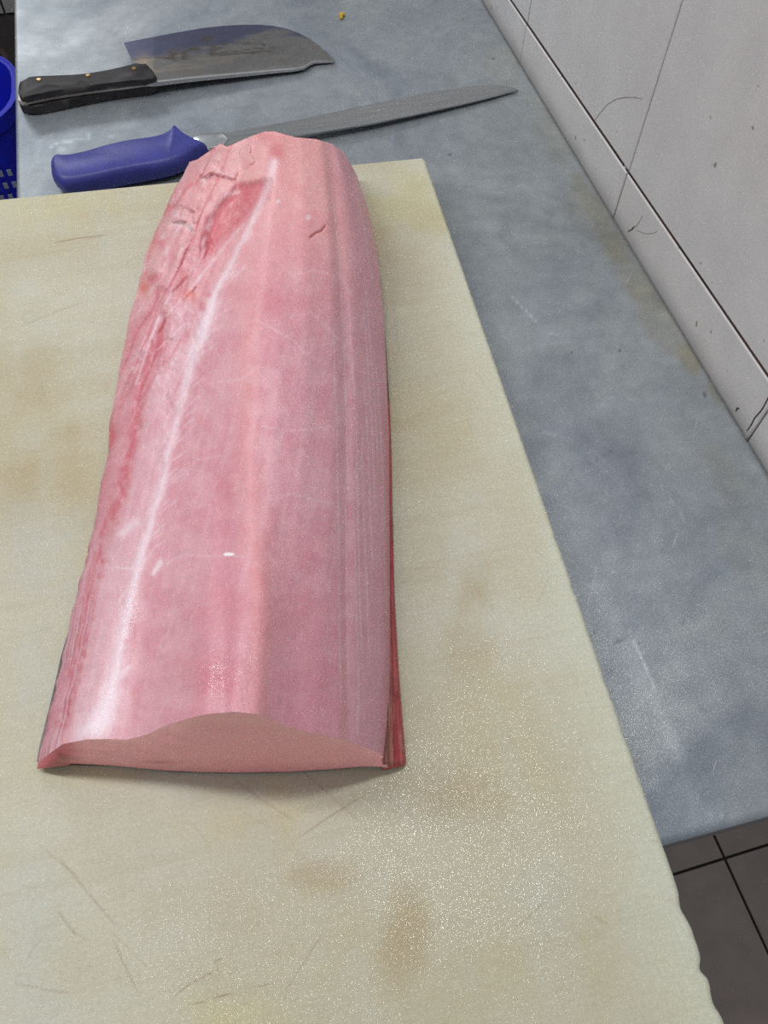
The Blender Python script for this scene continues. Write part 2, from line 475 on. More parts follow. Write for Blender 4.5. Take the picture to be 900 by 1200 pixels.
# pale streaks near the front end
for pts, w, a in (([(700, 690), (735, 760), (770, 830), (800, 900), (815, 960)], 9, .30), ([(880, 640), (895, 700)], 8, .2), ([(560, 230), (590, 300), (640, 400)], 12, .12)):
    d, f = dline(px, py, pts); col = mixc(col, a * np.exp(-(d / w) ** 2) * (0.3 + n), (1.5, 1.5, 1.45))
for pts, w, a in (([(600, 348), (628, 376)], 0.9, .7), ([(642, 390), (658, 393)], .8, .5), ([(636, 506), (650, 510)], .8, .5), ([(775, 570), (810, 620)], .8, .3), ([(738, 740), (760, 790), (768, 810)], 1.2, .5), ([(690, 705), (700, 660)], .8, .3), ([(828, 950), (838, 962), (846, 955)], 1.0, .5)):
    d, f = dline(px, py, pts); col = mixc(col, a * np.exp(-(d / w) ** 2), (1.75, 1.8, 1.75))
for pts, w, a in (([(690, 732), (701, 730)], 1.1, .8), ([(692, 746), (699, 739)], .9, .7), ([(720, 752), (731, 751)], 1.0, .7), ([(739, 744), (752, 760)], .7, .6), ([(796, 732), (806, 725)], .9, .6), ([(682, 549), (718, 528)], .8, .4), ([(840, 612), (850, 610)], .8, .5)):
    d, f = dline(px, py, pts); col = mixc(col, a * np.exp(-(d / w) ** 2), (0.40, 0.40, 0.42))
# dried white residue by the blue handle
for a in ((72, 175, 7, 4), (80, 166, 9, 3), (60, 172, 3, 3), (104, 160, 4, 7), (130, 160, 7, 2), (66, 168, 4, 2), (95, 163, 12, 2)):
    col = mixc(col, 0.5 * (1 - sstep(0.3, 1.0, np.hypot((px - a[0]) / a[2], (py - a[1]) / a[3]) + (n - .5))), (1.7, 1.75, 1.75))
set_colors(top.data, col)
bm = bmesh.new()
box(bm, X0, X1, Y0, Y0 + 0.0015, ZT - 0.028, ZT - 0.0031)
box(bm, X0, X1, Y1 - 0.0015, Y1, ZT - 0.028, ZT - 0.0031)
box(bm, X0, X0 + 0.0015, Y0 + 0.0016, Y1 - 0.0016, ZT - 0.028, ZT - 0.0031)
box(bm, X1 - 0.0015, X1, Y0 + 0.0016, Y1 - 0.0016, ZT - 0.028, ZT - 0.0031)
bm_obj('apron', bm, FRAME, tbl)
for x in (X0 + 0.004, X1 - 0.044):
    for y in (Y0 + 0.20, Y1 - 0.06):
        bm = bmesh.new(); box(bm, x, x + 0.04, y, y + 0.04, 0.0, ZT - 0.0031, 0.004)
        bm_obj('leg', bm, FRAME, tbl)

# ------------------------------------------------------------------ cutting board
B_TR = bp(497.5, 183, ZB); B_TL = bp(0, 232, ZB)
B_R0 = bp(741, 880, ZB); B_R1 = bp(852, 1200, ZB)
ux = (B_TR - B_TL); ux /= np.linalg.norm(ux)
uy = (B_R1 - B_TR); L1 = np.linalg.norm(uy); uy /= L1
BW, BL = 0.45, 0.80
board = root('cutting_board', 'large worn off white plastic cutting board with yellow stains under the fish', 'cutting board', (0, 0.3, ZT))
NX, NY = 560, 980
s_ = np.linspace(0, 1, NX); t_ = np.linspace(0, 1, NY)
def board_out(S, T):
    # S along width from right edge to left, T from far edge to near
    dpx = T * BL
    # chips knocked out of the right edge
    w = fbm(dpx * 260, dpx * 0, 90, 2)
    chip = 0.0004 * (w - 0.5)
    tt = dpx / L1
    for c, wd, dep in ((0.655, .012, .0016), (0.70, .010, .0012), (0.745, .012, .0018), (0.79, .01, .0012), (0.60, .014, .0012), (0.925, .016, .0030), (0.965, .012, .0040), (0.985, .02, .0030)):
        chip = chip + dep * (0.35 if c < .9 else 0.7) * np.exp(-((tt - c) / (wd * 0.45)) ** 2)
    d = S * BW
    inset = 0.006 * (1 - np.sqrt(np.clip(1 - (1 - np.clip(dpx / 0.006, 0, 1)) ** 2, 0, 1)))
    d0 = chip + inset
    d = d0 + d * (BW - d0) / BW
    P = B_TR[None, None, :] + uy * dpx[..., None] - ux * d[..., None]
    return P[..., 0], P[..., 1]
def zboard(X, Y):
    S, T = np.meshgrid(s_, t_)
    e = np.minimum(np.minimum(S * BW, (1 - S) * BW), np.minimum(T * BL, (1 - T) * BL))
    r = 0.004
    z = ZB - r * (1 - np.sqrt(np.clip(1 - (1 - np.clip(e / r, 0, 1)) ** 2, 0, 1)))
    return z + 0.0002 * (fbm(X * 60, Y * 60, 71) - 0.5)
# denser rows near the edges so the rounding reads
s_ = np.concatenate([np.linspace(0, 0.012, 12)[:-1], np.linspace(0.012, 1, NX - 11)])
t_ = np.concatenate([np.linspace(0, 0.008, 10)[:-1], np.linspace(0.008, 1, NY - 9)])
bo, V = sheet('board_slab', s_, t_, zboard, ZT, BOARD, board, board_out)
px, py = proj(V); P2 = (px, py)
X, Y = V[:, 0], V[:, 1]
n = fbm(X * 30, Y * 30, 5); n2 = fbm(X * 55 + 9, Y * 25, 15); nb_ = fbm(X * 9, Y * 9, 25, 3)
nst = fbm(X * 10, Y * 120, 35, 4)   # streaks along x
base = lin((194, 193, 178)); tan = lin((186, 178, 148)); cool = lin((186, 191, 185)); brown = lin((168, 150, 112)); yel = lin((194, 187, 142))
col = np.tile(base, (len(V), 1))
col = mixc(col, sstep(0.35, 0.7, nb_) * 0.6, tan)
col = mixc(col, sstep(0.45, 0.75, n) * 0.35, tan)
col = mixc(col, sstep(0.5, 0.8, nst) * 0.14, brown)
col = mixc(col, sstep(0.55, 0.8, n2) * 0.22, cool)
# pale clean margin along the right edge
dR, _ = dline(px, py, [(497, 182), (741, 880), (852, 1200)])
col = mixc(col, np.exp(-(dR / (24 + py * 0.045)) ** 2) * 0.75, lin((204, 207, 192)))
def st(cx, cy, rx, ry, a, c, rot=0):
    global col
    dx, dy = px - cx, py - cy
    if rot: dx, dy = dx * math.cos(rot) + dy * math.sin(rot), -dx * math.sin(rot) + dy * math.cos(rot)
    d = np.hypot(dx / rx, dy / ry) + (n - 0.5) * 1.3 + (n2 - .5) * .8
    col = mixc(col, a * 1.1 * (1 - sstep(0.0, 1.3, d)), c)
st(470, 245, 60, 40, .5, yel); st(480, 300, 55, 60, .25, brown)
st(60, 245, 150, 30, .35, yel); st(60, 300, 160, 40, .2, brown); st(40, 500, 110, 120, .5, tan); st(60, 560, 90, 60, .35, brown)
st(30, 430, 80, 40, .3, brown); st(20, 560, 60, 160, .35, brown); st(50, 640, 60, 60, .5, cool); st(30, 780, 60, 90, .5, cool)
st(560, 690, 28, 40, .6, brown, .1); st(600, 620, 50, 90, .35, tan); st(500, 640, 40, 90, .35, tan); st(560, 850, 80, 90, .45, tan)
st(470, 1105, 40, 60, .6, brown); st(380, 1030, 50, 26, .45, brown); st(230, 1150, 90, 60, .3, tan); st(95, 1130, 45, 50, .35, tan); st(270, 1190, 70, 30, .5, yel)
st(540, 930, 60, 45, .45, brown); st(640, 930, 40, 50, .35, tan); st(690, 1140, 40, 40, .35, tan); st(300, 960, 130, 40, .35, yel); st(110, 905, 60, 25, .5, yel); st(50, 1100, 60, 90, .35, cool)
st(380, 960, 40, 60, .3, cool); st(120, 1010, 60, 50, .25, tan); st(640, 1040, 50, 70, .25, cool); st(545, 760, 40, 60, .3, brown)
# knife cuts holding dirt
cuts = [((125, 1088), (180, 1140)), ((40, 985), (95, 1030)), ((66, 1065), (92, 1100)), ((85, 1090), (110, 1105)), ((345, 895), (430, 970)), ((430, 930), (345, 985)), ((222, 960), (250, 1000)),
        ((270, 910), (350, 965)), ((200, 1170), (260, 1135)), ((110, 1155), (170, 1142)), ((10, 1150), (90, 1165)), ((215, 1180), (330, 1150)), ((30, 1130), (50, 1100)), ((600, 1090), (640, 1055)), ((250, 1130), (262, 1122)),
        ((640, 1010), (665, 1030)), ((690, 1070), (715, 1085)), ((130, 1095), (165, 1170)), ((255, 1120), (250, 1190)), ((380, 1090), (330, 1170)), ((60, 285), (130, 275)), ((20, 385), (110, 350)), ((760, 985), (772, 987)), ((65, 1000), (140, 1090))]
for k, (a, b) in enumerate(cuts):
    m = ((a[0] + b[0]) / 2 + rng.uniform(-3, 3), (a[1] + b[1]) / 2 + rng.uniform(-3, 3))
    d, f = dline(px, py, [a, m, b]); col = mixc(col, (0.28 + 0.2 * (k % 3)) * np.exp(-(d / 0.75) ** 2) * sstep(0, .2, f) * (1 - sstep(.8, 1, f)), lin((140, 110, 78)))
for k in range(150):
    a = (rng.uniform(0, 840), rng.uniform(240, 1200)); L = rng.uniform(8, 45); t = rng.normal(0.0, 0.5) if k % 2 else rng.uniform(0, 3.1)
    b = (a[0] + L * math.cos(t), a[1] + L * math.sin(t))
    box_ = (px > min(a[0], b[0]) - 3) & (px < max(a[0], b[0]) + 3) & (py > min(a[1], b[1]) - 3) & (py < max(a[1], b[1]) + 3)
    if not box_.any(): continue
    d, f = dline(px[box_], py[box_], [a, b]); col[box_] = mixc(col[box_], 0.17 * np.exp(-(d / 0.7) ** 2), lin((150, 125, 85)))
set_colors(bo.data, col)
wet = 0.10 + 0.75 * (1 - sstep(0.1, 1.05, np.hypot((px - 545) / 210, (py - 985) / 260) + (n - .5) * .7))
wet = np.maximum(wet, 0.30 * (1 - sstep(0.4, 1.1, np.hypot((px - 330) / 260, (py - 1120) / 160))))
wet *= 0.25 + 0.75 * sstep(-5, 8, 1 * (py - 905) + (px - 470) * 0.0 + np.where(px > 474, 400, 0))
set_float(bo.data, wet, 'wet')

# ------------------------------------------------------------------ the loin
loin = root('fish_loin', 'long thick boneless pink fish loin lying on the off white board', 'fish', (-0.02, 0.35, ZB))
NU, NV = 380, 640
u = np.linspace(0, 1, NU); vv = np.linspace(0, 1, NV)
LEFT = [(150, 236), (188, 224), (200, 220), (215, 220), (235, 207), (255, 196), (275, 186), (300, 176), (320, 168), (345, 160), (370, 154), (400, 147), (440, 139), (490, 130), (530, 126), (570, 118), (620, 109), (670, 97), (710, 86), (760, 76), (820, 62), (870, 49), (893, 44)]
RIGHT = [(150, 392), (172, 398), (185, 407), (205, 418), (240, 430), (280, 439), (320, 445), (360, 449), (430, 453), (520, 456), (600, 456.5), (700, 457), (780, 457), (850, 456), (893, 454)]
FRONT = [(0, 893), (.03, 884), (.07, 872), (.14, 866.5), (.20, 866), (.255, 867), (.31, 861), (.375, 849), (.43, 842), (.48, 837), (.56, 834), (.63, 837), (.71, 851), (.79, 859), (.88, 867), (.95, 878), (.98, 884), (1, 891)]
BACK = [(0, 212), (.01, 190), (.06, 187), (.12, 179), (.20, 168), (.24, 172), (.30, 167), (.38, 160), (.47, 154), (.53, 154), (.60, 158), (.66, 161), (.78, 163), (.88, 169), (.95, 179), (1, 196)]
U, Vv = np.meshgrid(u, vv)
wob = vnoise(U * 40, Vv * 0, 3)
PY = interp(U, FRONT) * (1 - Vv) + interp(U, BACK) * Vv
PYl = 893 * (1 - Vv) + 212 * Vv; PYr = 891 * (1 - Vv) + 196 * Vv
lx = interp(PYl, LEFT); rx = interp(PYr, RIGHT)
# blend to edge silhouettes
lx = lx + 1.2 * (fbm(PYl * 0.06, PYl * 0 + 1, 8) - 0.5) * 4
PX = lx + U * (rx - lx)
zf = [(0, .006), (.03, .022), (.07, .036), (.14, .047), (.255, .051), (.31, .060), (.375, .077), (.43, .090), (.48, .097), (.56, .102), (.63, .097), (.71, .085), (.79, .074), (.88, .058), (.95, .036), (1, .014)]
zm = [(0, .006), (.03, .020), (.08, .034), (.16, .046), (.27, .058), (.34, .068), (.44, .083), (.53, .092), (.60, .093), (.70, .086), (.80, .073), (.88, .057), (.95, .036), (1, .014)]
zk = [(0, .022), (.03, .034), (.08, .046), (.16, .056), (.27, .064), (.36, .068), (.45, .080), (.55, .088), (.68, .088), (.80, .080), (.90, .064), (.96, .046), (1, .026)]
def smooth_prof(z):
    uu = np.linspace(0, 1, 401); y = interp(uu, z); k = np.exp(-np.linspace(-2, 2, 25) ** 2); k /= k.sum()
    yp = np.pad(y, 12, mode='reflect', reflect_type='odd'); return np.interp(U, uu, np.convolve(yp, k, 'valid'))
ZF, ZM, ZK = smooth_prof(zf), smooth_prof(zm), smooth_prof(zk)
wF = 1 - sstep(0, .45, Vv); wK = sstep(.55, .95, Vv)
Z = ZF * wF + ZK * wK + ZM * (1 - wF - wK)
Z = Z * (1 - 0.10 * sstep(.93, 1, Vv) ** 2)

# ---- features (photograph pixels at the loin's own surface)
SEAM = [(322, 190), (314, 215), (306, 238), (290, 272), (270, 310), (252, 345), (242, 372), (234, 395), (226, 420), (218, 447), (208, 490), (198, 532), (188, 575), (176, 612), (164, 648), (154, 690), (144, 740), (136, 785), (128, 815), (112, 850)]
RED = [(205, 345), (190, 372), (184, 405), (172, 436), (160, 480), (154, 520), (147, 560), (137, 593), (122, 630), (108, 680), (101, 726), (92, 767), (84, 808), (74, 850)]
GOUGE = [(302, 212), (280, 218), (262, 234), (246, 256), (240, 280), (238, 305), (250, 296), (264, 280), (282, 262), (300, 244), (311, 232), (315, 212)]
SLITS = [[(196, 368), (190, 384), (184, 392)], [(178, 396), (175, 405)], [(222, 320), (212, 332), (203, 342)], [(231, 334), (224, 344)]]
CRK = [(364, 278), (370, 273), (376, 271), (381, 265)]
nA = fbm(PX * 0.05, PY * 0.05, 101); nB = fbm(PX * 0.18, PY * 0.12, 102); nC = fbm(PX * 0.5, PY * 0.3, 103, 3)
nS = fbm(PX * 0.20 + PY * 0.045, PY * 0.012, 104, 4)       # streaks along the grain
wob = (nA - .5) * 8
dS, fS = dline(PX + wob * .6, PY, SEAM)
dRd, fR = dline(PX + wob * 1.4, PY, RED)
gouge = softpoly(PX + wob * .5, PY + wob * .5, GOUGE, 7)
dH = np.zeros(U.shape)
dH -= 0.0060 * gouge
# torn muscle flaps: each flap ends in a step that casts its own edge
def flap(edge, side, w_up, h):
    """raise a tongue of flesh on one side of a polyline, dropping sharply at it"""
    global dH
    n_ = len(edge)
    d, f = dline(PX + (nB - .5) * 5, PY + (nB - .5) * 4, edge)
    # signed side
    best = np.full(PX.shape, 1e9); sg = np.zeros(PX.shape)
    for k in range(n_ - 1):
        ax, ay = edge[k]; bx, by = edge[k + 1]; vx, vy = bx - ax, by - ay
        t = np.clip(((PX - ax) * vx + (PY - ay) * vy) / (vx * vx + vy * vy), 0, 1)
        dd = np.hypot(PX - ax - t * vx, PY - ay - t * vy); m = dd < best
        best = np.where(m, dd, best); sg = np.where(m, np.sign(vx * (PY - ay) - vy * (PX - ax)), sg)
    ends = sstep(0, .15, f) * (1 - sstep(.85, 1, f))
    on = (sg * side) > 0
    dH += np.where(on, 0.75 * h * np.exp(-(d / w_up) ** 1.5) * sstep(0, 5.0, d), -0.12 * h * np.exp(-(d / 4.0) ** 2)) * ends
flap([(236, 213), (248, 205), (262, 208), (276, 214)], -1, 16, .006)
flap([(200, 248), (214, 244), (226, 250), (222, 262)], -1, 14, .006)
flap([(190, 275), (202, 262), (216, 262), (226, 272), (214, 284), (203, 296), (196, 318), (190, 328), (172, 330)], -1, 18, .007)
flap([(226, 190), (238, 186), (252, 178), (262, 172), (272, 176)], 1, 14, .004)
flap([(238, 275), (236, 300), (222, 322), (210, 350)], -1, 12, .004)
flap([(310, 150), (300, 165), (296, 180), (303, 192)], 1, 18, .006)
flap([(276, 178), (286, 170), (300, 164), (312, 160)], 1, 12, .004)
dH -= 0.0022 * np.exp(-(dRd / 9) ** 2) * sstep(.05, .15, fR)
dH += 0.0006 * np.exp(-(dS / 6) ** 2)
for s in SLITS:
    d, f = dline(PX, PY, s); dH -= 0.0004 * np.exp(-(d / 2.2) ** 2)
d, f = dline(PX, PY, CRK); dH -= 0.001 * np.exp(-(d / 1.5) ** 2)
lump = (1 - sstep(.18, .42, U)) * sstep(.35, .75, Vv)
dH += lump * 0.0070 * (nA - .5) + lump * 0.0016 * (nB - .5) + 0.0008 * (nA - .5)
# lengthwise ridge and shallow hollows of the belly muscle
RIDGE = [(330, 165), (318, 240), (304, 310), (294, 380), (290, 450), (290, 540), (296, 620), (306, 690), (304, 760), (300, 836)]
dRi, _ = dline(PX, PY, RIDGE)
left_of = PX < interp(PY, [(p[1], p[0]) for p in RIDGE])
dH += 0.0016 * np.exp(-(dRi / 14) ** 2)
dH -= 0.0022 * np.exp(-((PX - 262) / 14) ** 2) * sstep(470, 640, PY)
dH -= 0.0007 * np.exp(-((PX - 345) / 16) ** 2) * sstep(500, 700, PY)
dH -= 0.0020 * np.exp(-((PX - interp(PY, [(160, 385), (400, 405), (893, 408)])) / 7) ** 2)
edgefade = sstep(0, .03, U) * (1 - sstep(.97, 1, U))
cr_ = (1 - np.abs(2 * fbm(PX * .050 + PY * .022, PY * .011 - PX * .005, 120, 2) - 1)) ** 8
dH -= lump * .0012 * cr_
Z = Z + dH * edgefade * (1 - 0.6 * sstep(.97, 1, Vv))
# slight rounding of the cut edge
P = bp(PX, PY, ZB + Z)

# ---- colour of the flesh
cr = cr_
cr2 = (1 - np.abs(2 * fbm(PX * .10 + PY * .045 + 7, PY * .018, 130, 3) - 1)) ** 8
c0 = lin((218, 164, 174)); pale = lin((228, 190, 200)); rose = lin((205, 132, 147)); red = lin((198, 84, 98)); deep = lin((164, 56, 58))
white = lin((240, 222, 232)); warm = lin((236, 158, 148)); lilac = lin((208, 154, 172)); orange = lin((216, 92, 74)); salmon = lin((238, 172, 164))
col = np.tile(c0, U.shape + (1,))
col = mixc(col, sstep(.35, .7, nA) * .45, rose)
col = mixc(col, sstep(.45, .75, nS) * .20, pale)
col = mixc(col, (1 - sstep(150, 430, PY)) * .5, salmon)
col = mixc(col, sstep(600, 850, PY) * sstep(200, 240, PX) * (1 - sstep(380, 420, PX)) * .55, rose)
col = mixc(col, sstep(-10, 18, PX - interp(PY, [(160, 378), (300, 415), (420, 425), (893, 405)])) * .55, lilac)
col = mixc(col, np.exp(-(dRi / 15) ** 2) * .22 * sstep(250, 400, PY), warm)
col = mixc(col, np.exp(-((PX - 318) / 20) ** 2 - ((PY - 350) / 60) ** 2) * .45, rose)
col = mixc(col, np.exp(-((PX - 262) / 16) ** 2) * sstep(540, 620, PY) * (1 - sstep(800, 835, PY)) * (.25 + .4 * nB), rose)
col = mixc(col, np.exp(-((PX - 306) / 12) ** 2 - ((PY - 700) / 60) ** 2) * .25, orange * .4 + c0 * .6)
for (cx, cy, rx_, ry_, a) in ((262, 575, 14, 22, .35), (345, 355, 40, 14, .35), (350, 640, 30, 25, .2), (265, 700, 25, 30, .25), (255, 800, 34, 22, .35), (345, 720, 30, 40, .2), (240, 300, 10, 20, .4)):
    col = mixc(col, a * np.exp(-((PX - cx) / rx_) ** 2 - ((PY - cy) / ry_) ** 2), red * .5 + rose * .5)
# left of the seam: paler membrane, then reddish edge
seamx = interp(PY, [(p[1], p[0]) for p in SEAM]); redx = interp(PY, [(p[1], p[0]) for p in RED])
lefts = sstep(-2, 10, seamx - PX)
col = mixc(col, lefts * sstep(0, 14, PX - redx) * sstep(330, 420, PY) * (.10 + .38 * nS), white * .4 + pale * .6)
col = mixc(col, sstep(-4, 20, redx - PX) * sstep(400, 500, PY) * (.30 + .3 * nB), rose)
ew = sstep(0, 10, PX - lx) 
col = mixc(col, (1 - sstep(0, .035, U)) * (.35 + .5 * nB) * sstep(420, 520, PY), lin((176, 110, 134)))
# red streak
wR = 6.5 * (.4 + 1.2 * nB)
col = mixc(col, np.exp(-(dRd / wR) ** 2) * (.35 + .65 * sstep(.35, .65, nB)) * sstep(.02, .1, fR) * .85, red)
col = mixc(col, np.exp(-((dRd) / 14) ** 2) * .25, rose)
col = mixc(col, gouge * (.35 + .6 * nB), red)
for cx, cy, rx_, ry_, a in ((324, 178, 8, 12, .7), (312, 160, 14, 6, .5), (220, 346, 9, 7, .85), (168, 338, 7, 9, .85), (212, 330, 6, 9, .6), (246, 346, 6, 3, .7), (198, 300, 8, 10, .35), (185, 285, 10, 8, .5), (130, 515, 3, 12, .8), (133, 508, 4, 8, .7), (252, 270, 10, 10, .5), (295, 225, 14, 8, .5), (256, 205, 14, 4, .4), (172, 430, 6, 14, .4), (180, 325, 7, 5, .4)):
    col = mixc(col, a * np.exp(-((PX - cx + wob) / rx_) ** 2 - ((PY - cy) / ry_) ** 2), orange if a > .8 else red)
col = mixc(col, lump * cr * .7, red)
col = mixc(col, lump * cr2 * .45 * sstep(.4, .6, nB), white)
for s in SLITS:
    d, f = dline(PX, PY, s); col = mixc(col, .8 * np.exp(-(d / 1.6) ** 2) * sstep(0, .25, f) * (1 - sstep(.75, 1, f)), deep)
d, f = dline(PX, PY, CRK); col = mixc(col, .9 * np.exp(-(d / 1.1) ** 2), lin((170, 64, 58)))
# white seam
wS = interp(PY, [(190, 5), (240, 4), (300, 3), (360, 5), (390, 8), (420, 7), (460, 4.5), (560, 4), (640, 5), (700, 6), (800, 7), (850, 14)])
mS = np.exp(-(dS / (wS * (.65 + .8 * nB))) ** 2)
col = mixc(col, mS * interp(PY, [(190, .6), (300, .55), (380, .85), (420, .75), (470, .55), (600, .7), (850, .85)]), white)
for pts, w, a in (([(135, 665), (160, 667)], 1.5, .5), ([(180, 672), (188, 658)], 3, .85), ([(143, 625), (158, 612)], 5, .6), ([(120, 850), (134, 812)], 9, .6), ([(95, 860), (124, 845)], 9, .7),
                  ([(142, 793), (150, 782)], 3, .6), ([(195, 370), (230, 330), (262, 290), (285, 262)], 1.5, .35), ([(280, 225), (265, 228), (250, 245), (243, 268)], 2.2, .55), ([(250, 196), (262, 205), (276, 207)], 2, .4),
                  ([(236, 212), (246, 206), (258, 205)], 2, .6), ([(200, 262), (215, 262), (224, 266), (228, 272)], 2.5, .55), ([(192, 300), (196, 288)], 4, .3), ([(186, 372), (176, 400), (168, 425), (160, 450)], 1.6, .5), ([(216, 380), (200, 395), (185, 410)], 1.2, .4)):
    d, f = dline(PX + wob * .4, PY, pts); col = mixc(col, a * np.exp(-(d / w) ** 2) * (.5 + nB * .8).clip(0, 1), white)
m = np.hypot((PX - 268) / 7, (PY - 649.5) / 2.2); col = mixc(col, 1 - sstep(.7, 1.1, m), lin((250, 244, 248)))
m = np.hypot((PX - 361) / 4, (PY - 255) / 4); col = mixc(col, .5 * (1 - sstep(.4, 1.2, m)), white)
for cx, cy in ((326, 236),):
    m = np.hypot((PX - cx) / 3, (PY - cy) / 3); col = mixc(col, .6 * (1 - sstep(.3, 1.2, m)), white)
# faint cross lines of the muscle segments
def seg(pts, w=1.2, a=.35, c=None):
    global col
    d, f = dline(PX + (nA - .5) * 6, PY + (nA - .5) * 6, pts); col = mixc(col, a * np.exp(-(d / w) ** 2) * (.3 + nB), white if c is None else c)
for pts in ([(286, 312), (272, 325), (262, 345), (252, 362), (238, 385)], [(256, 378), (244, 392), (236, 405)], [(300, 374), (325, 388), (345, 400), (360, 415)], [(340, 322), (370, 318), (400, 326), (410, 345)], [(255, 446), (280, 443), (300, 430)], [(385, 385), (400, 400), (412, 430), (418, 470)],
            [(362, 365), (372, 372), (384, 386)], [(190, 660), (215, 650), (250, 650), (285, 652)], [(215, 560), (230, 540), (260, 535)], [(198, 740), (186, 760)], [(300, 500), (340, 505), (380, 500)], [(310, 585), (350, 580), (390, 590)]):
    seg(pts, 1.5, .20)
for k in range(26):
    y0 = 300 + k * 15 + rng.uniform(-5, 5); x0 = float(interp(y0, [(p[1], p[0]) for p in SEAM])); L = rng.uniform(14, 40)
    seg([(x0, y0), (x0 + L * .45, y0 - L * .75), (x0 + L, y0 - L * 1.2)], 1.3, .30)
    if k % 2: seg([(x0, y0), (x0 - L * .3, y0 + L * .4), (x0 - L * .5, y0 + L * .8)], 1.6, .35)
# tendon lines down the right flank
for k in range(16):
    base_u = .80 + .012 * k + rng.uniform(-.004, .004); y0 = rng.uniform(170, 600); y1 = y0 + rng.uniform(120, 330)
    cu = base_u + (PY - y0) / 900.0 * .12 + .004 * (vnoise(PY * .02, PY * 0 + k, 6) - .5)
    m = np.exp(-((U - cu) * 330 / .85) ** 2) * sstep(y0, y0 + 40, PY) * (1 - sstep(y1 - 40, y1, PY))
    col = mixc(col, m * .30 * (.4 + nC), white)
# brownish hint where the right side turns under
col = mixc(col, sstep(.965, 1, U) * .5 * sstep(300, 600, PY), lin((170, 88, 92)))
lrim = (1 - sstep(.05, .09, U)) * sstep(560, 700, PY)
rs = vnoise(U * 330, PY * .012, 61); col = mixc(col, lrim * sstep(.5, .8, rs) * .6, lin((206, 176, 196))); col = mixc(col, lrim * (1 - sstep(.2, .4, rs)) * .55, lin((150, 84, 104)))
# speckle
col = mixc(col, sstep(.66, .8, nC) * .10, white)
col = mixc(col, sstep(.62, .8, fbm(PX * .9, PY * .5, 105, 2)) * .12, rose)

# mesh: top surface + skirts to the board at the sides and back
def grid_faces(ny, nx, off=0):
    idx = off + np.arange(nx * ny).reshape(ny, nx)
    return np.stack([idx[:-1, :-1], idx[:-1, 1:], idx[1:, 1:], idx[1:, :-1]], -1).reshape(-1, 4), idx
axis = P[-1, NU // 2] - P[0, NU // 2]; axis[2] = 0; axis /= np.linalg.norm(axis)
side = np.array([axis[1], -axis[0], 0])
q, idx = grid_faces(NV, NU)
Vt = P.reshape(-1, 3).copy(); Ct = col.reshape(-1, 3).copy()
# ring: left side (front->back), back (left->right), right side (back->front)
ring = np.concatenate([idx[:, 0], idx[-1, 1:-1], idx[::-1, -1]])
ringP = Vt[ring]; ringN = np.zeros_like(ringP)
nl, nbk = NV, NU - 2
# outward direction for each rim point
for k in range(3):
    ringN[:, k] = 0
ringN[:nl] = -side * 0.3; ringN[nl:nl + nbk] = axis; ringN[nl + nbk:] = side * 0.3
levels = []
NL = 8
for i in range(1, NL + 1):
    t = i / NL
    Q = ringP.copy()
    Q[:, 2] = ringP[:, 2] * (1 - t) + (ZB + 0.0022) * t
    bul = np.zeros(len(ring)); bul[nl:nl + nbk] = 0.014 * math.sin(min(1, t * 1.5) * math.pi / 2)
    nzz = (fbm(ringP[:, 0] * 120, Q[:, 2] * 160, 33) - .5) * 0.003
    Q[:, :2] += (ringN * (bul + nzz)[:, None])[:, :2]
    levels.append(Q)
faces = [q]
prev = ring; off = len(Vt)
extraV = []; extraC = []
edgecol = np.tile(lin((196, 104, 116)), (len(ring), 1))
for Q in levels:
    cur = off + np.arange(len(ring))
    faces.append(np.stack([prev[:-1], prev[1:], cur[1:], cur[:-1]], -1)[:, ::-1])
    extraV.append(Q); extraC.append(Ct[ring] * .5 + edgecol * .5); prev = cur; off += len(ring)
Vt = np.concatenate([Vt] + extraV); Ct = np.concatenate([Ct] + extraC)
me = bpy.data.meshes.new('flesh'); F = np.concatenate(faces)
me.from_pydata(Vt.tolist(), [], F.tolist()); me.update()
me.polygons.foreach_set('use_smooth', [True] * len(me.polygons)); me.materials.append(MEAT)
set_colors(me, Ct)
wpx, wpy = proj(Vt); wt_ = np.zeros(len(Vt))
for cx, cy, a, b, k in ((248, 790, 40, 30, 1), (150, 710, 16, 60, .9), (136, 650, 14, 40, .6), (262, 775, 60, 60, .45), (268, 550, 14, 40, .35), (120, 800, 14, 40, .5), (190, 262, 22, 22, .6), (170, 320, 18, 40, .45), (235, 400, 12, 40, .4), (265, 180, 40, 14, .35), (330, 640, 20, 60, .25), (405, 790, 14, 20, .5), (280, 240, 20, 30, .5)):
    wt_ = np.maximum(wt_, k * np.exp(-((wpx - cx) / a) ** 2 - ((wpy - cy) / b) ** 2))
wt_ *= np.clip(.3 + 1.4 * fbm(wpx * .12, wpy * .12, 202, 3), 0, 1); set_float(me, wt_, 'wet')
bmx = bmesh.new(); bmx.from_mesh(me); bmesh.ops.recalc_face_normals(bmx, faces=bmx.faces); bmx.to_mesh(me); bmx.free()
o = bpy.data.objects.new('flesh', me); C.objects.link(o); o.parent = loin; o.matrix_parent_inverse = Matrix.Translation(-loin.location)

